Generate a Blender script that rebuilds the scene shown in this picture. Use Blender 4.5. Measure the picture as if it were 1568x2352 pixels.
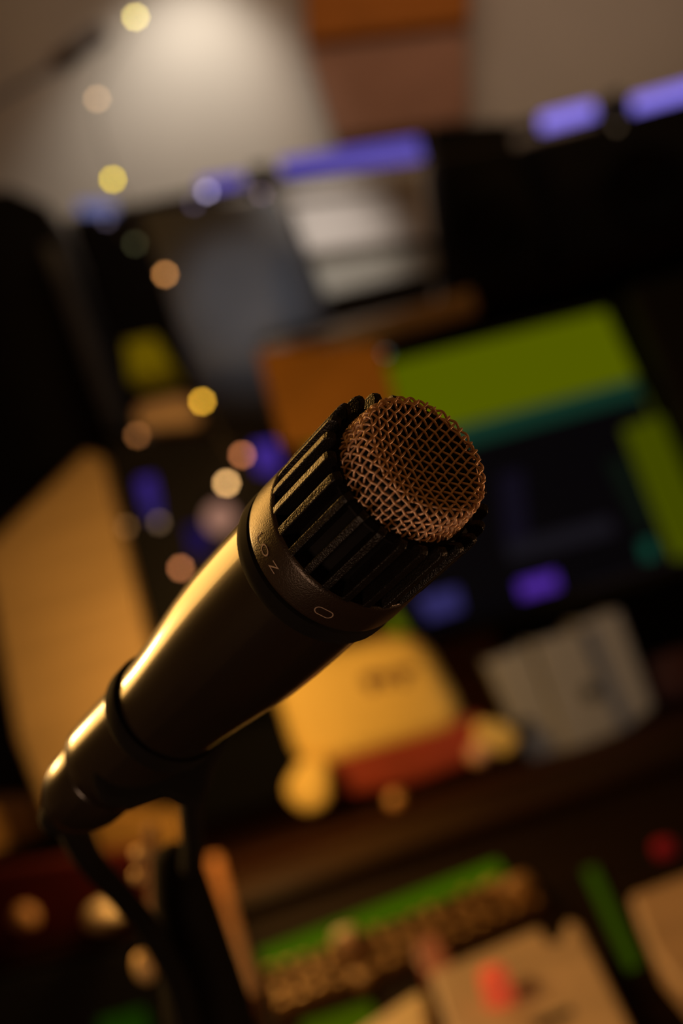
import bpy, bmesh, math, random
from mathutils import Vector, Matrix
random.seed(7)
D = bpy.data
for o in list(D.objects): D.objects.remove(o, do_unlink=True)
SC = bpy.context.scene
COL = SC.collection

# ------------------------------------------------------------------ camera
FPX = 4200.0
PITCH, ROLL = math.radians(4), math.radians(17)
CAMP = Vector((0, 0, 1.10))
X0 = Vector((1, 0, 0)); U0 = Vector((0, -math.sin(PITCH), math.cos(PITCH))); ZC = Vector((0, -math.cos(PITCH), -math.sin(PITCH)))
XC = X0 * math.cos(ROLL) - U0 * math.sin(ROLL)
YC = X0 * math.sin(ROLL) + U0 * math.cos(ROLL)
CM = Matrix(((XC.x, YC.x, ZC.x, CAMP.x), (XC.y, YC.y, ZC.y, CAMP.y), (XC.z, YC.z, ZC.z, CAMP.z), (0, 0, 0, 1)))
cd = D.cameras.new('camera'); cam = D.objects.new('camera', cd); COL.objects.link(cam)
cam.matrix_world = CM
cd.sensor_fit = 'HORIZONTAL'; cd.sensor_width = 24.0; cd.lens = FPX / 1568 * 24.0
cd.clip_start = 0.01; cd.clip_end = 50
cd.dof.use_dof = True; cd.dof.focus_distance = 0.303
cd.dof.aperture_fstop = cd.lens / 5.8
cd.dof.aperture_blades = 9; cd.dof.aperture_rotation = 0.3
SC.camera = cam

# ------------------------------------------------------------------ world, exposure, lights
w = D.worlds.new('world'); SC.world = w; w.use_nodes = True
w.node_tree.nodes['Background'].inputs[0].default_value = (0.30, 0.22, 0.16, 1)
w.node_tree.nodes['Background'].inputs[1].default_value = 0.012
SC.view_settings.view_transform = 'Standard'; SC.view_settings.look = 'None'
SC.view_settings.gamma = 1.0; SC.view_settings.exposure = 0.0
SC.view_settings.use_curve_mapping = False
SC.cycles.use_denoising = True
SC.cycles.sample_clamp_indirect = 4.0
SC.cycles.max_bounces = 6

def P(px, py, Y):
    """point of the plane y=Y seen at pixel (px,py) of the 1568x2352 frame"""
    d = XC * (px - 784) - YC * (py - 1176) - ZC * FPX
    return CAMP + d * (Y / d.y)
def PC(x, y, z): return CM @ Vector((x, y, z))      # camera-space metres to world

def aim(o, target):
    o.rotation_euler = (Vector(target) - o.location).to_track_quat('-Z', 'Y').to_euler()
def light(name, kind, loc, power, color, size=0.1, target=None, **kw):
    l = D.lights.new(name, kind); l.energy = power; l.color = color
    if kind == 'AREA': l.shape = 'DISK'; l.size = size
    else: l.shadow_soft_size = size
    for k, v in kw.items(): setattr(l, k, v)
    o = D.objects.new(name, l); COL.objects.link(o); o.location = loc
    if target is not None: aim(o, target)
    return o
WARM = (1.0, 0.56, 0.16); AMBER = (1.0, 0.60, 0.22); CREAM = (1.0, 0.84, 0.66)
MIC = PC(-0.03, -0.03, -0.33)
light('key_lamp_light', 'AREA', PC(-0.66, 0.00, -1.17), 1.3, (1.0, 0.60, 0.22), 0.08, MIC)
light('side_fill_light', 'AREA', PC(-0.76, 0.22, -1.05), 6.0, (1.0, 0.50, 0.11), 0.62, MIC)  # unseen area light added for the gold band on the body
light('right_glow_light', 'AREA', PC(0.45, -0.16, -0.40), 0.45, (1.0, 0.50, 0.22), 0.06, PC(0.02, 0, -0.30))
light('front_fill_light', 'AREA', PC(-0.36, -0.34, 0.02), 0.75, (1.0, 0.60, 0.36), 0.22, PC(0.02, 0, -0.30))  # unseen warm fill in front, added for the grille
light('stand_fill_light', 'SPOT', PC(-0.45, 0.05, -0.45), 1.2, (1.0, 0.62, 0.28), 0.02, PC(-0.085, -0.17, -0.79), spot_size=math.radians(24), spot_blend=0.6)  # unseen spot added to brighten the small balls beside the stand
light('wall_spot_light', 'SPOT', P(400, -330, 2.97), 9.0, (1.0, 0.97, 0.90), 0.03, P(440, 330, 3.18), spot_size=math.radians(76), spot_blend=1.0)
light('ceiling_glow_light', 'AREA', (0.45, 2.45, 2.40), 2.6, (1.0, 0.74, 0.54), 0.9, (0.45, 3.15, 2.0))
light('shelf_fill_light', 'SPOT', P(560, -420, 1.9), 10, (1.0, 0.88, 0.78), 0.03, P(750, 590, 2.33), spot_size=math.radians(23), spot_blend=0.9)  # unseen spot added to brighten the paper stack
light('baffle_fill_light', 'SPOT', P(300, -300, 1.5), 6, (0.88, 0.92, 1.0), 0.03, P(565, 700, 2.22), spot_size=math.radians(17), spot_blend=1.0)  # unseen cool spot added to lift the baffle
light('binder_fill_light', 'SPOT', (0.55, 0.95, 1.9), 9, (1.0, 0.93, 0.84), 0.03, P(1320, 1590, 1.9), spot_size=math.radians(15), spot_blend=0.8)  # unseen neutral spot added for the binders alone
light('desk_warm_light', 'POINT', P(465, 1590, 1.67), 2.4, WARM, 0.02)

# ------------------------------------------------------------------ materials
MATS = {}
def mat(name, col, rough=0.6, metal=0.0, var=0.15, scale=20, coat=0, bump=0.0, bscale=None, sheen=0, spec=.5):
    if name in MATS: return MATS[name]
    m = D.materials.new(name); m.use_nodes = True; nt = m.node_tree; b = nt.nodes['Principled BSDF']
    tc = nt.nodes.new('ShaderNodeTexCoord'); nz = nt.nodes.new('ShaderNodeTexNoise'); nz.inputs['Scale'].default_value = scale
    nz.inputs['Detail'].default_value = 4
    nt.links.new(tc.outputs['Object'], nz.inputs['Vector'])
    r = nt.nodes.new('ShaderNodeValToRGB'); r.color_ramp.elements[0].position = .3; r.color_ramp.elements[1].position = .7
    r.color_ramp.elements[0].color = tuple(c * (1 - var) for c in col) + (1,)
    r.color_ramp.elements[1].color = tuple(min(1, c * (1 + var)) for c in col) + (1,)
    nt.links.new(nz.outputs['Fac'], r.inputs['Fac']); nt.links.new(r.outputs['Color'], b.inputs['Base Color'])
    b.inputs['Roughness'].default_value = rough; b.inputs['Metallic'].default_value = metal
    b.inputs['Coat Weight'].default_value = coat; b.inputs['Coat Roughness'].default_value = .07
    b.inputs['Specular IOR Level'].default_value = spec
    if sheen: b.inputs['Sheen Weight'].default_value = sheen
    if bump:
        n2 = nt.nodes.new('ShaderNodeTexNoise'); n2.inputs['Scale'].default_value = bscale or scale * 5
        nt.links.new(tc.outputs['Object'], n2.inputs['Vector'])
        bp = nt.nodes.new('ShaderNodeBump'); bp.inputs['Strength'].default_value = bump; bp.inputs['Distance'].default_value = 0.0004
        nt.links.new(n2.outputs['Fac'], bp.inputs['Height']); nt.links.new(bp.outputs['Normal'], b.inputs['Normal'])
    MATS[name] = m; return m
def wood(name, col, rough=0.5, scale=6, var=.35):
    if name in MATS: return MATS[name]
    m = mat(name, col, rough, 0, var, scale, spec=.03); nt = m.node_tree
    mp = nt.nodes.new('ShaderNodeMapping'); mp.inputs['Scale'].default_value = (1, 12, 12)
    nz = [n for n in nt.nodes if n.type == 'TEX_NOISE'][0]; tc = [n for n in nt.nodes if n.type == 'TEX_COORD'][0]
    nt.links.new(tc.outputs['Object'], mp.inputs['Vector']); nt.links.new(mp.outputs['Vector'], nz.inputs['Vector'])
    return m
def emit(name, col, s=1.0, base=(0.004, 0.004, 0.004)):
    if name in MATS: return MATS[name]
    m = D.materials.new(name); m.use_nodes = True; b = m.node_tree.nodes['Principled BSDF']
    b.inputs['Base Color'].default_value = base + (1,); b.inputs['Roughness'].default_value = .9; b.inputs['Specular IOR Level'].default_value = 0
    b.inputs['Emission Color'].default_value = tuple(col) + (1,); b.inputs['Emission Strength'].default_value = s
    MATS[name] = m; return m
def srgb(r, g, b):
    f = lambda c: (c / 255 / 12.92) if c / 255 <= .04045 else ((c / 255 + .055) / 1.055) ** 2.4
    return (f(r), f(g), f(b))

# ------------------------------------------------------------------ object helpers
def link(name, me, m=None, parent=None, smooth=False):
    o = D.objects.new(name, me); COL.objects.link(o)
    if m: me.materials.append(m)
    if smooth:
        for p in me.polygons: p.use_smooth = True
    if parent: o.parent = parent
    return o
def from_bm(name, bm, m=None, parent=None, smooth=False):
    bmesh.ops.recalc_face_normals(bm, faces=bm.faces)
    me = D.meshes.new(name); bm.to_mesh(me); bm.free()
    return link(name, me, m, parent, smooth)
def tag(o, label, cat, group=None, kind=None):
    o['label'] = label; o['category'] = cat
    if group: o['group'] = group
    if kind: o['kind'] = kind
    return o
def root(name, loc, label, cat, group=None, mw=None):
    o = D.objects.new(name, None); COL.objects.link(o)
    if mw is not None: o.matrix_world = mw
    else: o.location = loc
    o.empty_display_size = 0.02
    bpy.context.view_layer.update()
    return tag(o, label, cat, group)
def local(o, parent):
    """give o (built in world coordinates) a parent, keeping it in place"""
    if parent is not None:
        o.parent = parent; o.matrix_parent_inverse = parent.matrix_world.inverted()
    return o
def recenter(o):
    me = o.data; c = sum((v.co for v in me.vertices), Vector()) / len(me.vertices)
    me.transform(Matrix.Translation(-c)); o.location = c
def prism_bm(pts, vec, bm=None):
    bm = bm or bmesh.new()
    a = [bm.verts.new(p) for p in pts]; b = [bm.verts.new(p + vec) for p in pts]
    bm.faces.new(a); bm.faces.new(b[::-1])
    n = len(pts)
    for i in range(n): bm.faces.new((a[i], b[i], b[(i + 1) % n], a[(i + 1) % n]))
    return bm
def bevel(o, wdt, seg=2):
    b = o.modifiers.new('bevel', 'BEVEL'); b.width = wdt; b.segments = seg; b.limit_method = 'ANGLE'; b.angle_limit = math.radians(40)
    return o
def slab(name, corners, Y, thick, m, parent=None, bev=0.002, vec=None, seg=2):
    pts = [P(c[0], c[1], c[2] if len(c) > 2 else Y) for c in corners]
    o = from_bm(name, prism_bm(pts, vec or Vector((0, thick, 0))), m)
    recenter(o)
    if bev: bevel(o, bev, seg)
    bpy.context.view_layer.update()
    return local(o, parent)
def boxw(name, lo, hi, m, parent=None, bev=0.0):
    x0, y0, z0 = lo; x1, y1, z1 = hi
    pts = [Vector((x0, y0, z0)), Vector((x1, y0, z0)), Vector((x1, y0, z1)), Vector((x0, y0, z1))]
    o = from_bm(name, prism_bm(pts, Vector((0, y1 - y0, 0))), m); recenter(o)
    if bev: bevel(o, bev)
    bpy.context.view_layer.update()
    return local(o, parent)
def lathe_bm(prof, n=64, bm=None, closed=False, mtx=None):
    bm = bm or bmesh.new(); rings = []
    for r, z in prof:
        ring = []
        for i in range(n):
            a = 2 * math.pi * i / n; v = Vector((r * math.cos(a), r * math.sin(a), z))
            ring.append(bm.verts.new(mtx @ v if mtx else v))
        rings.append(ring)
    k = len(rings)
    for j in range(k if closed else k - 1):
        A, B = rings[j], rings[(j + 1) % k]
        for i in range(n): bm.faces.new((A[i], A[(i + 1) % n], B[(i + 1) % n], B[i]))
    if not closed:
        bm.faces.new(rings[0][::-1]); bm.faces.new(rings[-1])
    return bm
def tube_bm(path, r, n=8, bm=None, cap=True):
    bm = bm or bmesh.new(); rings = []; prev = None
    for i, p in enumerate(path):
        t = (path[min(i + 1, len(path) - 1)] - path[max(i - 1, 0)]).normalized()
        if prev is None:
            prev = t.orthogonal().normalized()
        u = (prev - t * prev.dot(t)).normalized(); prev = u; v = t.cross(u)
        rr = r(i / (len(path) - 1)) if callable(r) else r
        rings.append([bm.verts.new(p + (u * math.cos(2 * math.pi * k / n) + v * math.sin(2 * math.pi * k / n)) * rr) for k in range(n)])
    for A, B in zip(rings, rings[1:]):
        for k in range(n): bm.faces.new((A[k], A[(k + 1) % n], B[(k + 1) % n], B[k]))
    if cap: bm.faces.new(rings[0][::-1]); bm.faces.new(rings[-1])
    return bm
def ball(name, c, r, m, parent=None, squash=1.0, seg=24):
    bm = bmesh.new(); bmesh.ops.create_uvsphere(bm, u_segments=seg, v_segments=seg // 2, radius=r)
    for v in bm.verts: v.co.z *= squash
    o = from_bm(name, bm, m, None, True); o.location = c
    bpy.context.view_layer.update()
    return local(o, parent)
def spline(pts, n=12):
    out = []
    for i in range(len(pts) - 1):
        p0 = pts[max(i - 1, 0)]; p1 = pts[i]; p2 = pts[i + 1]; p3 = pts[min(i + 2, len(pts) - 1)]
        for k in range(n):
            t = k / n
            out.append(0.5 * ((2 * p1) + (p2 - p0) * t + (2 * p0 - 5 * p1 + 4 * p2 - p3) * t * t + (3 * p1 - p0 - 3 * p2 + p3) * t ** 3))
    out.append(pts[-1]); return out

def rounded(c, rad=45, seg=5):
    out = []; n = len(c)
    for i in range(n):
        p = Vector(c[i]); a = Vector(c[i - 1]); b = Vector(c[(i + 1) % n])
        r_ = min(rad, (a - p).length * .45, (b - p).length * .45)
        s0 = p + (a - p).normalized() * r_; s1 = p + (b - p).normalized() * r_
        for k in range(seg + 1):
            t = k / seg; q = s0 * (1 - t) ** 2 + p * 2 * t * (1 - t) + s1 * t * t; out.append((q.x, q.y))
    return out

# ================================================================== SETTING
XL, XR, YB, YF, ZT = -1.7, 1.9, 3.2, -1.6, 2.55
m_wall = mat('cream_plaster', (0.60, 0.52, 0.43), .85, var=.05, scale=4, bump=.3, bscale=120)
m_dark_floor = wood('dark_floor_boards', (0.07, 0.04, 0.025), .5)
def struct(o): o['kind'] = 'structure'; return o
struct(boxw('floor', (XL, YF, -.05), (XR, YB, 0), m_dark_floor))
struct(boxw('ceiling', (XL, YF, ZT), (XR, YB, ZT + .05), m_wall))
struct(boxw('wall_back', (XL - .05, YB, -.05), (XR + .05, YB + .05, ZT + .05), m_wall))
struct(boxw('wall_left', (XL - .05, YF, -.05), (XL, YB, ZT + .05), m_wall))
struct(boxw('wall_right', (XR, YF, -.05), (XR + .05, YB, ZT + .05), m_wall))
struct(boxw('wall_front', (XL - .05, YF - .05, -.05), (XR + .05, YF, ZT + .05), m_wall))
struct(boxw('baseboard_back', (XL, YB - .015, 0), (XR, YB, .10), wood('dark_trim', (0.08, .045, .03)), bev=.003))

# ================================================================== MICROPHONE
c_mm = Vector((0.011294, 0.006607, -0.300975)); th, ph = 0.80893, 0.785
A = Vector((math.sin(th) * math.cos(ph), math.sin(th) * math.sin(ph), math.cos(th)))
U = A.cross(Vector((0, 0, 1))).normalized(); V = A.cross(U)
ML = Matrix(((U.x, V.x, A.x, c_mm.x), (U.y, V.y, A.y, c_mm.y), (U.z, V.z, A.z, c_mm.z), (0, 0, 0, 1)))
MW = CM @ ML
mm = 0.001
m_body = mat('charcoal_enamel', (0.022, 0.016, 0.011), .27, .3, .05, 60, coat=.6, bump=.04, bscale=2500, spec=.6)
m_plas = mat('black_plastic', (0.009, 0.007, 0.006), .34, 0, .2, 400, bump=.5, bscale=2600, spec=.28)
m_band = mat('black_satin_band', (0.035, 0.022, 0.014), .33, .4, .1, 300, bump=.2, bscale=3000, spec=.8)
m_rub = mat('black_rubber', (0.006, 0.005, 0.004), .85, spec=.15)
m_core = mat('inner_black', (0.004, 0.004, 0.004), .8)
m_wire = mat('copper_toned_wire', (0.92, 0.62, 0.42), .42, .4, .08, 200)
m_print = mat('pale_print', (0.40, 0.30, 0.24), .5)

mic = root('microphone', None, 'black dynamic microphone in sharp focus with woven wire grille and ribbed head', 'microphone', mw=MW)
def lathe(name, prof, m, parent, n=96, closed=False, smooth=True):
    bm = lathe_bm([(r * mm, z * mm) for r, z in prof], n, closed=closed)
    o = from_bm(name, bm, m, parent, smooth)
    if smooth:
        o.data.set_sharp_from_angle(angle=math.radians(35)) if hasattr(o.data, 'set_sharp_from_angle') else None
    return o
body = lathe('body', [(9.4, -116.5), (10.2, -116.2), (10.7, -115.4), (10.9, -111), (11.1, -100), (11.4, -88), (12.0, -80), (12.9, -72), (13.7, -65), (14.35, -58), (14.7, -50), (14.85, -42), (14.9, -36), (14.9, -29)], m_body, mic)
lathe('gasket_ring', [(14.5, -31.2), (15.6, -31.0), (16.05, -30.4), (16.1, -29.0), (15.9, -27.2), (15.2, -26.6), (14.5, -26.2)], m_rub, mic)
band = lathe('lettered_band', [(14.6, -26.6), (15.55, -26.5), (15.95, -26.05), (16.05, -25.5), (16.0, -22), (15.95, -19), (15.85, -18.4), (15.5, -18.0), (13.0, -17.9), (12.2, -17.9)], m_band, mic)
cage = lathe('head_basket', [(12.4, -18.3), (12.4, -5), (13.1, -3.2), (14.0, -2.7), (14.0, -2.2), (13.2, -1.6), (12.6, -1.7), (12.2, -2.6), (11.6, -3.2), (0.5, -3.3)], mat('dark_basket_plastic', (.005, .004, .004), .6, spec=.12), mic)
# ribs: one mesh shared by 24 children
def rib_mesh():
    prof = [(12.0, -18.2), (15.85, -18.2), (15.98, -16), (16.0, -3.2), (16.0, -1.1), (15.8, -.35), (15.3, .05), (14.4, .1), (13.9, -.6), (13.2, -1.7), (12.0, -2.4)]
    hw = 0.72
    bm = bmesh.new(); a, b = [], []
    for r, z in prof:
        a.append(bm.verts.new((r * mm, -hw * mm, z * mm))); b.append(bm.verts.new((r * mm, hw * mm, z * mm)))
    bm.faces.new(a); bm.faces.new(b[::-1]); n = len(prof)
    for i in range(n): bm.faces.new((a[i], b[i], b[(i + 1) % n], a[(i + 1) % n]))
    bmesh.ops.recalc_face_normals(bm, faces=bm.faces)
    me = D.meshes.new('rib'); bm.to_mesh(me); bm.free(); me.materials.append(m_plas); return me
rme = rib_mesh()
for k in range(24):
    o = D.objects.new('rib', rme); COL.objects.link(o); o.parent = cage
    o.rotation_euler = (0, 0, math.radians(13.5 + 15 * k))
    bevel(o, 0.00022, 2)
# woven wire mesh draped over the grille dome
def grille():
    R0, RB = 11.75, 12.35          # rim radius, base radius
    rc = 0.9                        # rim rounding
    zt, zb = 4.85, -2.2
    prof = []                       # (s, r, z, nr, nz)
    s = 0.0; N = 30; last = None
    pts = []
    for i in range(N + 1):
        r = (R0 - rc) * i / N; z = zt - 2.3 * (1 - (r / (R0 - rc)) ** 2) ** 1.0
        pts.append((r, z))
    for i in range(1, 15):
        a = math.radians(86) * i / 14; pts.append((R0 - rc + rc * math.sin(a), zt - rc + rc * math.cos(a)))
    for i in range(1, 9):
        f = i / 8; pts.append((R0 + (RB - R0) * f, zt - rc + (zb - zt + rc) * f))
    L = [0.0]
    for a, b in zip(pts, pts[1:]): L.append(L[-1] + math.hypot(b[0] - a[0], b[1] - a[1]))
    def at(s):
        s = min(max(s, 0), L[-1])
        lo = 0
        for j in range(len(L) - 1):
            if L[j + 1] >= s: lo = j; break
        f = (s - L[lo]) / max(1e-9, L[lo + 1] - L[lo]); a, b = pts[lo], pts[lo + 1]
        r = a[0] + (b[0] - a[0]) * f; z = a[1] + (b[1] - a[1]) * f
        t = Vector((b[0] - a[0], b[1] - a[1])).normalized()
        return r, z, -t.y, t.x          # normal (nr,nz) pointing outwards
    smax = L[-1]
    pitch, wr, amp = 1.45, 0.215, 0.23
    rot = math.radians(2)
    bm = bmesh.new(); K = int(smax / pitch) + 2
    # the sheet is pressed: beyond the rim, s maps straight down the wall
    for fam in (0, 1):
        for k in range(-K, K + 1):
            run = []
            q = k * pitch
            M_ = int(smax / pitch * 8) + 16
            runs = []
            for j in range(-M_, M_ + 1):
                tt = j * pitch / 8
                x, y = (tt, q) if fam == 0 else (q, tt)
                s_ = math.hypot(x, y)
                if s_ > smax:
                    if len(run) > 2: runs.append(run)
                    run = []; continue
                phi = math.atan2(y, x) + rot
                r, z, nr, nz = at(s_)
                sg = math.cos(math.pi * tt / pitch + math.pi * k) * (1 if fam == 0 else -1)
                h = amp * sg
                run.append(Vector(((r + nr * h) * math.cos(phi), (r + nr * h) * math.sin(phi), z + nz * h)) * mm)
            if len(run) > 2: runs.append(run)
            for rn in runs: tube_bm(rn, wr * mm, 6, bm)
    o = from_bm('wire_mesh', bm, m_wire, mic, True); o['kind'] = 'stuff'
    ins = [(max(r - .75, .02) if r > R0 - rc else max(r - .2, .02), z - .8) for r, z in pts]
    lathe('foam_liner', [(ins[0][0], ins[0][1])] + ins[1:-1] + [(11.4, -2.6), (.02, -2.7)], m_core, mic, 64, smooth=False)
    return o
grille()
lathe('grille_seat', [(12.2, -3.0), (12.9, -2.6), (12.9, -1.9), (12.55, -1.5), (12.2, -1.6)], m_plas, mic, closed=True)
lathe('diaphragm_cover', [(0.3, -2.9), (10.6, -2.9), (10.9, -2.5), (10.6, -2.2), (0.3, -2.1)], m_core, mic)
# lettering bent round the band
def bent(name, me, ang, off, m, parent, r=16.06):
    for v in me.vertices:
        a = math.radians(ang) + v.co.x / r; rr = (r + v.co.z)
        v.co = Vector((rr * math.cos(a) * mm, rr * math.sin(a) * mm, (off + v.co.y) * mm))
    return link(name, me, m, parent)
def letter(ch, ang, off, size, sx=1.0):
    cu = D.curves.new('letter', 'FONT'); cu.body = ch; cu.size = size; cu.align_x = 'CENTER'; cu.align_y = 'CENTER'; cu.extrude = 0.02; cu.resolution_u = 8
    o = D.objects.new('letter_curve', cu); COL.objects.link(o)
    dg = bpy.context.evaluated_depsgraph_get(); me = D.meshes.new_from_object(o.evaluated_get(dg))
    D.objects.remove(o); D.curves.remove(cu)
    for v in me.vertices: v.co.x *= sx
    return bent('lettering', me, ang, off, m_print, band)
letter('L', 231.0, -23.3, 2.5, 1.25); letter('O', 240.5, -23.1, 2.5, 1.25); letter('Z', 252.5, -23.1, 2.5, 1.25)
def emblem():
    bm = bmesh.new(); n = 40; rings = []
    for rr, zz in ((1.0, 0), (1.0, .03), (0.80, .03), (0.80, 0)):
        ring = []
        for i in range(n):
            a = 2 * math.pi * i / n
            cx = 0.75 if math.cos(a) > 0 else -0.75
            ring.append(bm.verts.new((cx + rr * math.cos(a), rr * math.sin(a) * 1.05, zz)))
        rings.append(ring)
    for j in range(4):
        A_, B_ = rings[j], rings[(j + 1) % 4]
        for i in range(n): bm.faces.new((A_[i], A_[(i + 1) % n], B_[(i + 1) % n], B_[i]))
    me = D.meshes.new('oval_emblem'); bm.to_mesh(me); bm.free()
    bent('oval_emblem', me, 294, -22.9, m_print, band, 16.02)
emblem()

def campt(px, py, d):   # pixel at camera depth d
    return CM @ Vector(((px - 784) / FPX * d, -(py - 1176) / FPX * d, -d))
# cable with its connector, hanging from the tail of the microphone
def ml(x, y, z): return MW @ Vector((x * mm, y * mm, z * mm))
cab = root('microphone_cable', ml(0, 0, -121), 'thin black cable plugged into the tail of the microphone, sagging behind the stand', 'cable')
bm = lathe_bm([(r * mm, z * mm) for r, z in [(8.2, -116.8), (9.3, -117.2), (9.5, -118.2), (9.2, -128), (8.4, -132), (7.2, -135), (6.0, -138), (4.6, -140.5), (3.6, -142)]], 48, mtx=MW)
con = from_bm('connector', bm, m_body, None, True); local(con, cab)
pth = spline([ml(0, 0, -139), ml(0, 0, -144), campt(158, 1885, .43), campt(205, 1975, .50), campt(285, 2065, .54), campt(345, 2140, .56), campt(420, 2300, .56), campt(470, 2600, .56), campt(620, 3400, .56)])
cb = from_bm('cord', tube_bm(pth, 4.0 * mm, 12), m_rub, None, True); local(cb, cab)

# clip and stand
clip = root('microphone_clip', ml(0, 0, -93), 'black plastic clip gripping the rear half of the microphone', 'clip')
bm = lathe_bm([(r * mm, z * mm) for r, z in [(11.6, -88.2), (12.1, -88.0), (12.35, -88.5), (12.35, -92.3), (12.1, -93), (11.2, -93)]], 64, closed=True, mtx=MW)
local(from_bm('sleeve', bm, m_rub, None, True), clip)
# lower hinge block under the sleeve
hp = PC(0, 0, 0)
hz = .372
lug = [campt(x, y, hz - .006) for x, y in rounded([(330, 1640), (420, 1560), (540, 1600), (535, 1690), (490, 1760), (470, 1850), (415, 1858), (380, 1835), (300, 1865), (225, 1850), (200, 1780), (235, 1700), (285, 1650)], 25, 3)]
o = from_bm('hinge_block', prism_bm(lug, -ZC * .016), m_rub); recenter(o); bevel(o, .003, 3); bpy.context.view_layer.update(); local(o, clip)
stand = root('microphone_stand', (0, 0, 0), 'black microphone stand with thick upright tube and thin swivel neck', 'stand')
bm = tube_bm(spline([campt(440, 1770, .376), campt(441, 1850, .42), campt(443, 1930, .50), campt(441, 1990, .57)], 8), lambda t: .0024 + .0014 * t, 16)
local(from_bm('neck', bm, m_rub, None, True), stand)
T0 = campt(402, 1970, .58); T1 = campt(482, 2352, .58); TD = (T1 - T0).normalized()
ln = T0.z / -TD.z
TM = Matrix.Translation(T0) @ TD.to_track_quat('Z', 'Y').to_matrix().to_4x4()
bm = lathe_bm([(.0008, -.005), (.0045, -.004), (.0072, -.001), (.0084, .005), (.0098, .014), (.0115, .028), (.0140, .048), (.0150, .075), (.0150, ln - .02)], 48, mtx=TM)
local(from_bm('upright_tube', bm, m_rub, None, True), stand)
TB = T0 + TD * ln
bm = lathe_bm([(.002, .034), (.02, .034), (.03, .03), (.11, .018), (.125, .012), (.125, .002), (.12, .0)][::-1], 64, mtx=Matrix.Translation((TB.x, TB.y, 0)))
local(from_bm('round_base', bm, m_rub, None, True), stand)

# ================================================================== FURNITURE
m_desk = wood('dark_red_wood', (0.028, 0.010, 0.004), .8)
m_desk2 = wood('black_brown_wood', (0.014, 0.007, 0.0035), .8)
m_orange = wood('orange_wood', (0.62, 0.28, 0.08), .6)
m_amber = wood('amber_veneer', (0.42, 0.28, 0.14), .5, var=.12)
m_foam = mat('black_cloth', (0.014, 0.0125, 0.0125), .85, spec=.2)
m_black = mat('black_lacquer', (0.008, 0.007, 0.008), .6, spec=.25)
m_grey = mat('grey_cloth', (0.17, 0.18, 0.20), .9, spec=.2)

desk = root('desk', (0, 1.75, 0), 'dark wooden studio desk carrying the console, its raised shelf and hutch', 'desk')
boxw('desktop', (-1.15, 1.05, .735), (1.3, 2.60, .765), m_desk, desk, .003)
for x in (-1.10, 1.22):
    for y in (1.09, 2.52): boxw('leg', (x, y, 0), (x + .05, y + .05, .735), m_desk, desk, .003)
boxw('modesty_panel', (-1.05, 2.54, .30), (1.22, 2.56, .735), m_desk, desk)
ris = root('raised_shelf', (0, 1.9, .765), 'long dark red-brown shelf raised along the back of the desk', 'shelf')
RZ = .931
boxw('shelf_board', (-1.1, 1.76, RZ - .024), (1.25, 2.50, RZ), m_desk, ris, .002)
for x in (-1.08, -.35, .5, 1.2): boxw('upright', (x, 1.80, .765), (x + .02, 2.46, RZ - .024), m_desk, ris, .001)
boxw('back_board', (-1.08, 2.47, .765), (1.22, 2.485, RZ - .024), m_desk2, ris)

hut = root('hutch', (0, 2.4, RZ), 'orange-brown wooden hutch standing over the raised shelf, speakers on top', 'hutch')
HZ = P(880, 735, 2.3).z; xL = P(600, 850, 2.32).x
boxw('top_board', (xL - .012, 2.285, HZ - .03), (1.15, 2.75, HZ), m_desk2, hut, .002)
boxw('lit_edge', (xL - .012, 2.27, HZ - .03), (P(1090, 700, 2.28).x, 2.284, HZ), wood('lit_trim_wood', (.90, .50, .20)), hut, .002)  # lit left stretch of the board front, painted in as paler wood
boxw('side_panel', (xL - .012, 2.30, RZ), (xL + .012, 2.49, HZ - .03), m_orange, hut, .001)
boxw('side_panel', (1.12, 2.30, RZ), (1.14, 2.49, HZ - .03), m_desk2, hut, .001)
xM = P(960, 900, 2.47).x
boxw('back_panel', (-1.05, 2.44, RZ), (xL - .013, 2.455, 1.42), m_black, hut, .001)  # black backdrop added to keep the gap beside the hutch dark
boxw('back_panel', (xL + .012, 2.47, RZ), (xM, 2.485, HZ - .03), m_orange, hut, .001)
boxw('back_panel', (xM, 2.47, RZ), (1.12, 2.485, HZ - .03), m_black, hut, .001)

# ---- upper things
boxy = slab('acoustic_panel', [(690, -260), (1080, -330), (1078, 50), (702, 96)], 3.10, .099, mat('burnt_orange_felt', (.42, .13, .012), .95, var=.1), bev=.006)
tag(boxy, 'burnt orange felt panel on the back wall, cut off by the top edge', 'panel')

def speaker(name, label, front, Y, depth, m, driver=None, group=None):
    r = root(name, P(*front[-1][:2], Y), label, 'speaker', group)
    slab('cabinet', front, Y, depth, m, r, .006)
    if driver:
        for (px, py, rad) in driver:
            c = P(px, py, Y)
            b = lathe_bm([(rad, .0), (rad, -.006), (rad * .9, -.008), (rad * .82, -.003), (rad * .3, .012 - .012), (rad * .12, -.004)], 40)
            o = from_bm('driver', b, m_rub, None, True); o.location = c; o.rotation_euler = (-math.pi / 2, 0, 0)
            bpy.context.view_layer.update(); local(o, r)
    return r
LP = -140
speaker('floor_speaker', 'tall black speaker at the far left edge behind the amber wood panel',
        [(-260, 470), (20, 430), (110, 470), (330, 1080), (330, 1330), (20, 1500), (-160, 1500)], 2.52, .20, m_foam)
slab('cabinet_edge', [(95, 560), (135, 560), (290, 985), (250, 990)], 2.505, .012, m_grey, D.objects['floor_speaker'], .002)
sp = slab('grey_speaker', [(318, 478), (640, 450), (765, 735), (596, 775), (655, 1010), (500, 1030)], 2.22, .05, m_grey, bev=.004)
tag(sp, 'dark grey fabric baffle left of the white paper stack', 'baffle')
D.objects['grey_speaker'].name = 'fabric_baffle'
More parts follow.
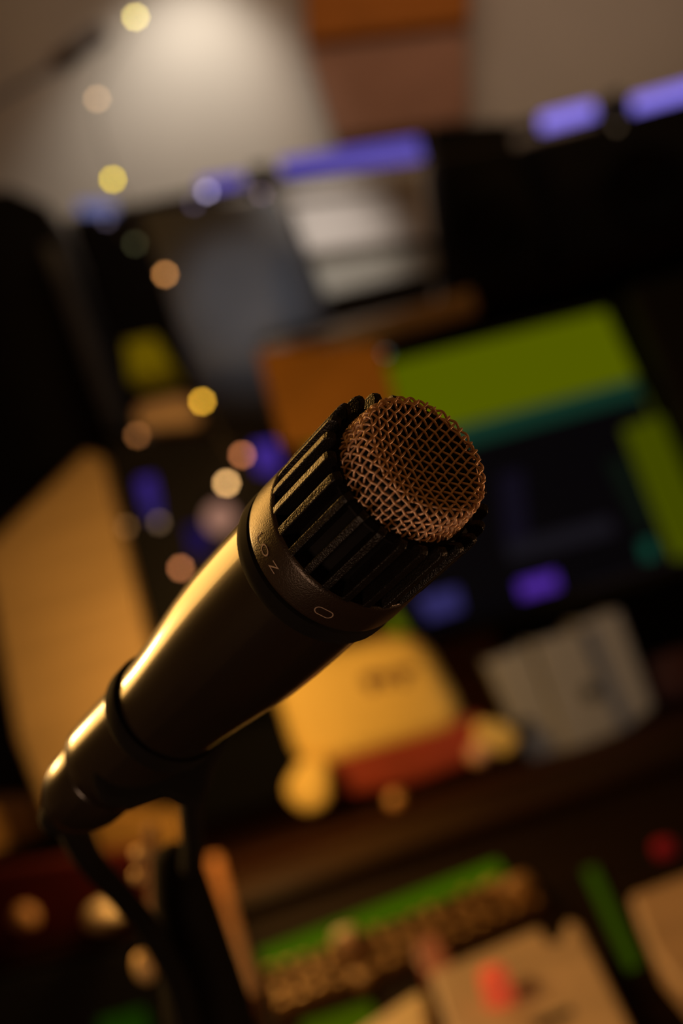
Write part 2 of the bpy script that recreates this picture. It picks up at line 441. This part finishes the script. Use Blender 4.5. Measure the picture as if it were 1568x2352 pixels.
speaker('black_speaker', 'large black speaker on the hutch right of the white paper stack',
        [(988, 288), (1165, 275), (1260, 560), (1250, 628), (1035, 684)], 2.34, .3, m_foam, [(1120, 520, .042)])
speaker('black_speaker', 'black speaker on the hutch under the right-hand purple light bars',
        [(1185, 330), (1568, 225), (1720, 190), (1830, 470), (1282, 628)], 2.40, .3, m_foam, [(1480, 420, .055)])
bk = slab('dark_cushion', [(150, 500), (330, 490), (520, 1010), (400, 1020), (310, 960)], 2.60, .06, m_black, bev=.01)
tag(bk, 'black padded bag hanging left of the grey baffle', 'bag')

pap = root('paper_stack', P(850, 690, 2.36), 'white stack of paper and boxes on the hutch between baffle and black speaker', 'paper stack')
m_white = mat('white_paper', (.78, .74, .70), .7, var=.04)
m_whited = mat('grey_paper', (.42, .41, .36), .7, var=.06)
slab('ream', [(660, 462), (965, 430), (985, 545), (705, 580)], 2.34, .22, m_white, pap, .003)
slab('box_lid', [(650, 425), (960, 395), (966, 428), (660, 460)], 2.33, .24, m_white, pap, .003)
slab('folder', [(707, 583), (988, 548), (996, 566), (716, 603)], 2.335, .22, mat('brown_folder', (.12, .10, .07), .7), pap, .001)
slab('ream', [(717, 605), (997, 569), (1008, 622), (745, 682)], 2.335, .22, m_whited, pap, .003)

bp = slab('brown_panel', [(705, 110), (1074, 64), (1078, 275), (770, 320)], 3.12, .07, mat('bounce_brown', (.40, .20, .12), .95, var=.08), bev=.006)  # orange panel's bounce light on the wall, put in as a brown slab
tag(bp, 'reddish bounce light on the back wall just below the orange panel, built as a brown panel', 'panel')

# ---- purple light bars along the wall panels, the left three painting purple wall wash
m_pur = emit('violet_led', (0.29, 0.225, 0.95), 1.0)
m_pur2 = emit('blue_violet_wash', (0.11, 0.08, 0.42), 1.0)  # purple wash on the wall, painted in as emission
m_pur3 = emit('dim_blue_wash', (0.14, 0.15, 0.34), 1.0)
def bar(c, m, label, Y=2.9, th=.02):
    r = root('light_bar_or_wash', P(c[0][0], c[0][1], Y), label, 'light bar', 'violet light bars and painted wall wash behind the speakers')
    slab('diffuser', c, Y, th, m, r, .003)
    hs = [P(x, y, Y + th + .002) for x, y in c]
    o = from_bm('housing', prism_bm(hs, Vector((0, .028, 0))), m_black); local(o, r)
bar([(1240, 263), (1362, 232), (1370, 262), (1245, 296)], m_pur, 'short bright violet light bar above the right black speaker')
bar([(1452, 223), (1760, 138), (1770, 176), (1458, 256)], m_pur, 'bright violet light bar running off the right edge')
bar([(640, 366), (960, 315), (972, 362), (648, 398)], m_pur2, 'blue-violet wash on the wall above the white paper stack, built as a glowing bar')
bar([(455, 412), (555, 396), (560, 418), (460, 436)], m_pur2, 'violet wash on the wall above the grey baffle, built as a glowing bar')
bar([(175, 462), (262, 462), (262, 486), (180, 486)], m_pur3, 'dim bluish wash on the wall near the upper left yellow fairy light, built as a glowing bar')
# rail that carries the bars, and a slim dark bracket
rl = root('bar_rail', P(900, 400, 2.95), 'dark rail along the wall carrying the violet light bars', 'rail')
slab('rail', [(150, 500), (1800, 150), (1806, 178), (156, 528)], 2.95, .02, m_black, rl, .002)
slab('bracket', [(1392, 215), (1432, 205), (1440, 290), (1398, 300)], 2.951, .249, m_black, rl, .002)
slab('bracket', [(574, 380), (618, 372), (626, 450), (582, 458)], 2.951, .249, m_black, rl, .002)

# wall lamp above the frame, gives the scallop of light on the wall
wl = root('wall_spotlight', P(402, -335, 2.97), 'small wall spotlight just above the bright patch of wall', 'lamp')
o = from_bm('lamp_head', lathe_bm([(.02, .055), (.035, .05), (.042, .01), (.045, .0)], 32), m_black, None, True)
lh = P(402, -335, 2.97) + Vector((0, 0, .035)); o.location = lh; bpy.context.view_layer.update(); local(o, wl)
local(from_bm('bracket', tube_bm([lh + Vector((0, .03, .03)), Vector((lh.x, YB, lh.z + .03))], .008, 12), m_black, None, True), wl)
# boom arm near the top left
ba = root('boom_arm', P(200, 100, 2.9), 'thin grey boom arm crossing the wall at the upper left', 'boom arm')
p0, p1 = P(-80, 270, 2.7), P(130, 150, 2.75)
p0 = p1 + (p0 - p1) * ((XL - p1.x) / (p0.x - p1.x))
bm = tube_bm([p0, p1], .005, 12); local(from_bm('tube', bm, mat('grey_metal', (.16, .15, .16), .5, .5), None, True), ba)
bm = tube_bm([P(130, 150, 2.75), P(235, 75, 2.77)], .016, 16); local(from_bm('counterweight', bm, mat('grey_metal', (.16, .15, .16)), None, True), ba)
ball('joint', P(138, 140, 2.75), .014, mat('red_plastic', (.22, .04, .02), .5), ba)

# ---- monitor
mon = root('monitor', P(1240, 1430, 2.12), 'large black computer monitor showing a lime wallpaper round a dark audio program', 'monitor')
Ym = 2.12
m_lime = emit('lime_wallpaper', srgb(80, 88, 0), 1.0)
m_app = emit('dark_program_window', srgb(5, 4, 6), 1.0)
slab('housing', [(625, 875), (1405, 690), (1670, 1285), (905, 1510)], Ym, .035, m_black, mon, .004)
disp = slab('display', [(645, 897), (1390, 713), (1648, 1268), (915, 1483)], Ym - .0015, .001, m_lime, mon, 0)
slab('bezel', [(962, 1462), (1650, 1258), (1668, 1286), (960, 1494)], Ym - .006, .0055, m_black, mon, .001)
def win(name, c, m, d): return slab(name, c, Ym - d, .0004, m, disp, 0)
win('program_window', [(700, 1075), (1462, 868), (1500, 960), (1428, 985), (1550, 1292), (950, 1470), (905, 1400), (830, 1420)], m_app, .0025)
win('screen_falloff', [(1500, 960), (1516, 955), (1648, 1268), (1560, 1292), (1428, 985)], emit('dim_lime', srgb(62, 68, 0), 1), .0030)  # dimmer copy of the lime paints the screen's fall-off towards the corner
win('title_bar', [(703, 1075), (1458, 869), (1474, 912), (722, 1122)], emit('teal_title_bar', srgb(16, 48, 36), 1), .0032)
win('audio_clip', [(1188, 1338), (1275, 1314), (1284, 1350), (1198, 1374)], emit('purple_clip', srgb(76, 40, 150), 1), .0036)
win('audio_clip', [(955, 1375), (1050, 1350), (1062, 1400), (985, 1425)], emit('lavender_clip', srgb(46, 42, 92), 1), .0036)
win('audio_clip', [(1145, 1090), (1200, 1078), (1215, 1240), (1160, 1250)], emit('dim_violet_track', srgb(15, 12, 24), 1), .0036)
win('meter', [(1468, 1245), (1500, 1238), (1508, 1280), (1478, 1288)], emit('teal_meter', srgb(14, 60, 46), 1), .0036)
win('track_row', [(1160, 1250), (1400, 1186), (1412, 1226), (1172, 1290)], emit('grey_track_row', srgb(22, 20, 26), 1), .0036)
win('track_row', [(1340, 1345), (1560, 1280), (1566, 1300), (1350, 1368)], emit('grey_track_row', srgb(22, 20, 26), 1), .0036)
win('track_row', [(1390, 1060), (1430, 1050), (1500, 1210), (1470, 1218)], emit('green_track_row', srgb(10, 18, 12), 1), .0036)
bx = P(1250, 1450, 2.15)
boxw('stand_foot', (bx.x - .10, 2.10, RZ), (bx.x + .10, 2.24, RZ + .008), m_black, mon, .002)
boxw('stand_neck', (bx.x - .03, 2.158, RZ + .008), (bx.x + .03, 2.175, bx.z + .1), m_black, mon, .002)

speaker('side_speaker', 'black speaker standing right of the monitor at the right edge', [(1440, 660), (1800, 570), (2000, 1200), (1700, 1290), (1560, 960)], 2.05, .06, m_black)
# webcam-like blue lamp on the hutch edge
lb = ball('status_lamp', P(880, 828, 2.22), .011, emit('pale_blue_lamp', (.38, .46, .40), .75)); tag(lb, 'small pale blue round light left of the lime screen', 'light')

ob = slab('orange_box', [(588, 803), (874, 786), (930, 1000), (650, 1020)], 2.06, .04, mat('orange_card', (.62, .27, .035), .7), bev=.003)
tag(ob, 'orange-brown cardboard box leaning on the upper left corner of the monitor', 'box')

# ---- left cluster
lime = slab('lime_card', [(285, 785), (355, 770), (420, 880), (340, 905), (300, 880)], 2.16, .012, mat('lime_card', (.62, .74, .0), .6), bev=.001)
tag(lime, 'lime green square card on the tan pouch left of the microphone', 'card')
pouch = slab('tan_pouch', [(310, 925), (420, 900), (452, 925), (462, 985), (330, 995), (305, 965)], 2.10, .07, mat('tan_leather', (.90, .62, .42), .6, bump=.3), bev=.02, seg=4)
tag(pouch, 'rounded tan pouch on top of the black rack unit', 'pouch')
rack = root('rack_unit', P(400, 1500, 2.08), 'black rack of audio gear with small glints painted as glowing balls, left of the microphone head', 'rack')
slab('case', [(235, 1010), (620, 985), (760, 1560), (400, 1680)], 2.08, .12, m_black, rack, .004)
m_knobp = mat('satin_steel', (.75, .60, .48), .4, .3)
for x, y, c in [(315, 1000, (.14, .06, .02)), (556, 1045, (.34, .13, .055)), (415, 1305, (.30, .12, .05)), (520, 1110, (.75, .47, .20)),
                (290, 1210, (.055, .03, .012)), (365, 1200, (.05, .035, .022))]:
    n_ = ball('indicator_lamp', P(x, y, 2.06), .0036, emit('indicator_%d' % x, tuple(v * v0 for v, v0 in zip(c, (16, 14, 12))), 1.0), rack)  # emissive balls painted in for blurred glints and light discs
for x, y in [(505, 1185), (478, 1175), (527, 1200)]: pass
ball('knob', P(505, 1190, 2.05), .018, emit('pale_glint', srgb(150, 108, 90), 1.0), rack)  # emissive ball stands for a pale blurred glint on the rack
for x, y, w_, c in [(340, 1130, 26, (50, 32, 110)), (455, 1240, 30, (24, 14, 60)), (612, 1050, 34, (60, 38, 130)), (350, 1160, 20, (40, 30, 90))]:
    slab('display_strip', [(x - w_, y - 30), (x + w_ - 14, y - 38), (x + w_, y + 30), (x - w_ + 14, y + 38)], 2.072, .004, emit('violet_display_%d' % x, srgb(*c), 1), rack, .001)

amb = slab('amber_cabinet', [(196, 1035), (232, 1048), (350, 1530), (345, 1760), (120, 1900), (40, 1700), (-40, 1262)], 1.86, .05, m_amber, bev=.004)
tag(amb, 'amber wooden cabinet side glowing in lamp light at the left', 'cabinet')

# ---- fairy lights
fs = root('fairy_lights', P(311, 39, 2.0), 'string of tiny yellow and orange fairy lights hanging down at the upper left', 'string lights')
fp = [(311, 39, 14, (1.0, .80, .22), 13), (223, 227, 14, (1.0, .60, .30), 5.0), (259, 412, 14, (1.0, .72, .0), 11), (379, 630, 14, (1.0, .42, .12), 7.5), (464, 922, 14, (1.0, .52, .04), 14)]
cord = [P(340, -300, 1.98)] + [P(x, y - 12, 2.0) for x, y, *_ in fp] + [P(540, 1060, 2.02)]
local(from_bm('cord', tube_bm(spline(cord, 8), .0008, 6), mat('clear_cord', (.2, .17, .13), .5), None, True), fs)
for x, y, r_, c, s in fp:
    ball('bulb', P(x, y, 2.0), .0030, emit('bulb_%d' % x, tuple(v * s for v in c), 1.0), fs, seg=16)
# faint glints painted as small emissive balls on an added cord
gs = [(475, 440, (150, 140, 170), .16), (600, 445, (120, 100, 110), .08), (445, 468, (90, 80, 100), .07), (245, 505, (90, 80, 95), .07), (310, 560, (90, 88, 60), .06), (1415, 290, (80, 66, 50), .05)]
gar = root('glint_string', P(475, 440, 2.3), 'faint glints painted as emissive balls on an added cord in front of the baffle top', 'glints')
local(from_bm('cord', tube_bm(spline([P(160, 505, 2.945)] + [P(x, y - 8, 2.12) for x, y, *_ in (gs[3], gs[4], gs[2], gs[0], gs[1])] + [P(1415, 282, 2.12)], 8), .0007, 6), mat('clear_cord', (.2, .17, .13)), None, True), gar)  # cord added to carry the painted glints
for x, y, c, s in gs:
    ball('bulb', P(x, y, 2.12), .0032, emit('faint_%d' % x, tuple(v * 16 for v in srgb(*c)), s * 4), gar, seg=16)  # each emissive ball stands for a faint glint

# ---- yellow toy (padded yellow cushion toy with red base and feet)
toy = root('padded_toy', P(900, 1850, 1.95), 'square padded yellow toy with red base and stubby yellow feet, behind the microphone', 'toy')
m_yel = mat('yellow_felt', (.80, .56, .15), .75, var=.06, scale=8, bump=.3, bscale=300)
m_red = mat('red_felt', (.30, .035, .012), .75)
slab('padded_body', rounded([(610, 1530), (960, 1440), (1085, 1670), (900, 1720), (690, 1780)], 80), 1.90, .14, m_yel, toy, .018, seg=4)
slab('red_base', rounded([(735, 1745), (1115, 1640), (1120, 1740), (960, 1800), (770, 1835)], 30), 1.905, .13, m_red, toy, .008, seg=3)
slab('foot', rounded([(690, 1745), (755, 1745), (760, 1850), (700, 1875), (645, 1820)], 40), 1.86, .07, m_yel, toy, .015, seg=4)
slab('foot', rounded([(1085, 1655), (1165, 1660), (1200, 1700), (1165, 1740), (1095, 1715)], 30), 1.87, .025, m_yel, toy, .012, seg=4)
ball('button', P(1100, 1730, 1.875), .012, mat('pale_pink_button', (.75, .42, .26), .5), toy)
m_prn = mat('brown_print', (.16, .06, .03), .8)
bd = [o for o in toy.children if o.name.startswith('padded_body')][0]
for c in ([(828, 1560), (845, 1548), (868, 1575), (852, 1590)], [(838, 1548), (875, 1545), (880, 1560), (842, 1568)], [(875, 1545), (892, 1542), (898, 1575), (880, 1578)],
          [(900, 1538), (948, 1530), (952, 1545), (905, 1555)], [(915, 1552), (932, 1548), (938, 1572), (920, 1575)]):
    slab('print', c, 1.8985, .001, m_prn, bd, 0)
lamp2 = ball('warm_knob', P(910, 1838, 1.79), .009, mat('bronze_knob', (.6, .3, .1), .45)); tag(lamp2, 'round bronze knob on the shelf in front of the yellow toy', 'knob')

# ---- binders
m_bind = mat('pale_grey_card', (.285, .275, .27), .8, var=.04)
bs = [([(1115, 1520), (1212, 1486), (1308, 1727), (1222, 1755)], 2.00, 'leftmost of three pale grey binders, slightly shorter than the other two', [(1205, 1668)]),
      ([(1222, 1478), (1331, 1445), (1429, 1679), (1305, 1728)], 1.99, 'middle one of three pale grey binders under the monitor', [(1356, 1590)]),
      ([(1333, 1430), (1420, 1402), (1500, 1625), (1430, 1680)], 2.00, 'rightmost of three pale grey binders, beside the dark shelf end', [])]
for i, (c, Y, lab, holes) in enumerate(bs):
    r = root('binder', P(*c[3], Y), lab, 'binder', 'pale grey binders on the raised shelf')
    slab('spine', c, Y - .10, .004, m_bind, r, .002)
    slab('cover', [c[0], (c[0][0] + 12, c[0][1] - 3), (c[3][0] + 12, c[3][1] - 3), c[3]], Y - .096, .16, m_bind, r, .001)
    slab('cover', [(c[1][0] - 12, c[1][1] + 3), c[1], c[2], (c[2][0] - 12, c[2][1] + 3)], Y - .096, .16, m_bind, r, .001)
    slab('pages', [(c[0][0] + 14, c[0][1] + 4), (c[1][0] - 14, c[1][1] + 10), (c[2][0] - 14, c[2][1] - 6), (c[3][0] + 14, c[3][1] - 6)], Y - .0955, .14, m_bind, r, .001)
    for hx, hy in holes:
        hr = from_bm('finger_hole', lathe_bm([(.003, -.0015), (.008, -.0015), (.008, .0006), (.003, .0006)], 24, closed=True), m_rub, None, True)
        hr.location = P(hx, hy, Y - .101); hr.rotation_euler = (-math.pi / 2, 0, 0); bpy.context.view_layer.update(); local(hr, r)
fl = slab('felt_mitt', rounded([(1490, 1520), (1600, 1480), (1640, 1590), (1510, 1620)], 30), 2.0, .06, mat('rust_felt', (.16, .055, .035), .8), bev=.01)
tag(fl, 'dim rust-brown soft mitt at the right edge beside the binders', 'mitt')

# ================================================================== CONSOLE (lies on the desk, sloping towards the viewer)
pa = P(870, 2085, 1.50); slope = .20
PN = Vector((0, -slope, 1)).normalized(); PO = pa
def Q(px, py, h=0.0):
    d = XC * (px - 784) - YC * (py - 1176) - ZC * FPX
    o = PO + PN * h
    t = (o - CAMP).dot(PN) / d.dot(PN)
    return CAMP + d * t
def pslab(name, c, h, th, m, parent=None, bev=.001, seg=2):
    pts = [Q(x, y, h) for x, y in c]
    o = from_bm(name, prism_bm(pts, -PN * th), m); recenter(o)
    if bev: bevel(o, bev, seg)
    bpy.context.view_layer.update(); return local(o, parent)
cons = root('mixing_console', (PO.x, 1.45, .765), 'dark brown mixing console with glowing green strips and rows of brass knobs', 'console')
pslab('chassis', [(490, 2100), (1700, 1690), (1900, 2352), (640, 2480)], 0, .03, m_desk2, cons, .003)
pslab('front_rail', [(494, 2030), (1690, 1625), (1712, 1690), (508, 2096)], .012, .05, wood('brown_rail', (.024, .011, .005)), cons, .003)
boxw('foot_block', (PO.x - .06, 1.28, .765), (PO.x + .25, 1.40, .815), m_rub, cons, .002)
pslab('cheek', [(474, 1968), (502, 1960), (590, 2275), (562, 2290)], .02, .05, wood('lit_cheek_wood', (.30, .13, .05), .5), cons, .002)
m_grn = emit('green_strip', srgb(56, 84, 0), 1.0)
pslab('meter_strip', [(592, 2185), (1140, 1975), (1158, 2000), (606, 2222)], .003, .003, m_grn, cons, .0005)
pslab('meter_strip', [(1338, 1998), (1366, 1988), (1468, 2208), (1440, 2222)], .003, .003, emit('dim_green_strip', srgb(40, 58, 2), 1.0), cons, .0005)
pslab('meter_strip', [(690, 2350), (850, 2300), (870, 2345), (710, 2400)], .003, .003, emit('olive_strip', srgb(56, 72, 0), 1.0), cons, .0005)
kp = pslab('knob_panel', [(598, 2238), (1215, 2005), (1262, 2085), (640, 2345)], .004, .004, mat('brown_panel', (.06, .028, .01), .9, spec=.03), cons, .0005)
m_brass = mat('brass_knob', (.62, .36, .13), .35, .6)
kbm = lathe_bm([(.0045, 0), (.0045, .006), (.0040, .0075), (.0012, .0078)], 14); kme = D.meshes.new('knob')
bmesh.ops.recalc_face_normals(kbm, faces=kbm.faces); kbm.to_mesh(kme); kbm.free(); kme.materials.append(m_brass)
for p in kme.polygons: p.use_smooth = True
qrot = PN.to_track_quat('Z', 'Y').to_euler()
for r_ in range(4):
    for c_ in range(15):
        f = (c_ + .5) / 15; g = (r_ + .5) / 4
        tx = (598 * (1 - f) + 1215 * f) * (1 - g) + (640 * (1 - f) + 1262 * f) * g
        ty = (2238 * (1 - f) + 2005 * f) * (1 - g) + (2345 * (1 - f) + 2085 * f) * g
        o = D.objects.new('knob', kme); COL.objects.link(o); o.location = Q(tx, ty, .004); o.rotation_euler = qrot
        s = random.choice((.7, .85, 1.0)); o.scale = (s, s, s * random.uniform(.8, 1.3))
        bpy.context.view_layer.update() if False else None
        o.parent = kp; o.matrix_parent_inverse = kp.matrix_world.inverted()
def cap(x, y, h, r, hh, m, name='large_knob', parent=None, nm=24):
    o = from_bm(name, lathe_bm([(r, 0), (r, hh * .8), (r * .85, hh), (r * .2, hh * 1.02)], nm), m, None, True)
    o.location = Q(x, y, h); o.rotation_euler = qrot; bpy.context.view_layer.update(); return local(o, parent)
m_peach = mat('peach_glint', (.80, .52, .30), .5)  # bright knob paint stands in for glints on the console knobs
cap(808, 2195, .004, .011, .020, m_peach, parent=cons); cap(1205, 2075, .004, .011, .020, mat('amber_glint', (.55, .30, .10), .5), parent=cons)
cap(1140, 2050, .004, .007, .010, mat('amber_glint', (.55, .30, .10)), parent=cons); cap(838, 2270, .004, .006, .010, mat('amber_glint', (.55, .3, .1)), parent=cons)

wb = root('effects_box', Q(1150, 2280, .004), 'pale tan metal effects box with a glowing red button, lower right', 'effects box')
pslab('case', [(985, 2235), (1238, 2128), (1262, 2165), (1285, 2160), (1300, 2112), (1328, 2120), (1470, 2400), (1080, 2520)], .03, .026, mat('pale_tan_metal', (.64, .46, .32), .5), wb, .003, 3)
cap(1150, 2300, .03, .0095, .022, emit('red_button', srgb(205, 75, 45), .55, (.8, .16, .08)), 'red_button', wb)
cap(1205, 2265, .03, .008, .003, mat('dull_bronze', (.28, .16, .08), .5), 'knob', wb)
pslab('slot', [(1225, 2350), (1310, 2312), (1318, 2328), (1235, 2368)], .0305, .002, m_rub, wb, 0)
ab = pslab('cream_box', [(800, 2380), (945, 2285), (972, 2275), (985, 2380), (940, 2440), (850, 2460)], .035, .03, mat('cream_plastic', (.90, .66, .36), .5), bev=.003, seg=3)
tag(ab, 'cream plastic box cut off by the bottom edge, beside the effects box', 'box')
pk = pslab('pink_plug', rounded([(950, 2165), (1000, 2140), (1035, 2215), (1020, 2240), (965, 2225)], 20), .02, .014, mat('pink_rubber', (.42, .11, .07), .5), bev=.003)
tag(pk, 'small dusky pink plug standing between the brass knobs and the effects box', 'plug')
tb = pslab('tan_box', [(1445, 2055), (1600, 1998), (1760, 2220), (1575, 2280), (1500, 2190)], .03, .024, mat('tan_metal', (.54, .36, .24), .5), bev=.004, seg=3)
tag(tb, 'tan metal box at the right edge above the dim green strip', 'box')
rb = cap(1528, 1962, .012, .008, .01, emit('dark_red_lamp', srgb(70, 8, 10), .8, (.3, .02, .02)), 'red_lamp'); tag(rb, 'small dark red lamp on the console rail at the right edge', 'lamp')

# ================================================================== LOWER LEFT
wx = slab('wooden_crate', [(200, 1850), (420, 1880), (425, 1985), (330, 1990), (288, 2040), (235, 1990)], 1.80, .1, wood('crate_wood', (.20, .11, .03)), bev=.004)
tag(wx, 'amber wooden crate just behind the microphone neck', 'crate')
wx = slab('amber_book', [(-60, 1850), (75, 1845), (85, 1925), (-50, 1965)], 1.92, .1, mat('amber_cloth', (.50, .26, .07), .7), bev=.003)
tag(wx, 'dim amber book at the left edge below the amber cabinet', 'book')
ped = root('effects_pedal', P(100, 2150, 1.70), 'dark red effects pedal with two round metal footswitches, lower left', 'pedal')
slab('case', [(-90, 2010), (330, 1950), (345, 2110), (-80, 2215)], 1.70, .055, mat('dark_red_enamel', (.05, .004, .003), .7, spec=.1), ped, .004)
m_steel = mat('warm_steel', (.9, .66, .42), .42, .2)
ball('footswitch', P(240, 2103, 1.69), .018, m_steel, ped, .75); ball('footswitch', P(58, 2108, 1.69), .012, mat('copper_cap', (.5, .25, .1), .5), ped)
st = slab('side_shelf', [(-120, 2226), (345, 2114), (352, 2150), (-110, 2262)], 1.70, .055, m_desk, bev=.003)
tag(st, 'narrow dark wooden shelf under the red pedal', 'shelf')
crate = slab('flight_case', [(-150, 2278), (350, 2158), (395, 2430), (-90, 2570)], 1.70, .09, m_black, bev=.004)
tag(crate, 'black flight case at the lower left corner', 'case')
gs2 = slab('green_indicator', [(225, 2345), (330, 2315), (345, 2375), (235, 2400)], 1.692, .006, emit('dim_green_lamp', srgb(18, 42, 0), 1.0), bev=.001)
tag(gs2, 'dim green glowing strip at the bottom edge left of the stand', 'light')
m_glint = mat('glint_brass', (.95, .62, .28), .45, .3)  # bright paint stands in for specular glints beside the stand
cs = root('glint_clamp', campt(335, 2215, .78), 'small brass clamp added to carry painted glints just left of the microphone stand', 'clamp')
def glint_ball(name, px, py, d, r, sq=1.0): return ball(name, campt(px, py, d), r, m_glint, cs, sq)
glint_ball('clamp_glint', 322, 1962, .78, .0034); glint_ball('clamp_glint', 318, 2012, .78, .0030); glint_ball('clamp_glint', 341, 2112, .78, .0026)
glint_ball('teardrop_glint', 332, 2222, .78, .0046, 1.5)
bm = tube_bm(spline([campt(345, 1900, .80), campt(352, 2010, .80), campt(352, 2100, .80), campt(350, 2180, .79), campt(335, 2225, .785)], 6), .0026, 10)
local(from_bm('added_clamp_rod', bm, mat('added_rod_brass', (.35, .2, .09), .5, .3), None, True), cs)
bm = tube_bm([campt(400, 1990, .805), campt(480, 2352, .805), campt(480, 2352, .805) - Vector((0, 0, campt(480, 2352, .805).z))], .006, 12)
local(from_bm('added_clamp_post', bm, m_rub, None, True), cs)

bpy.context.view_layer.update()
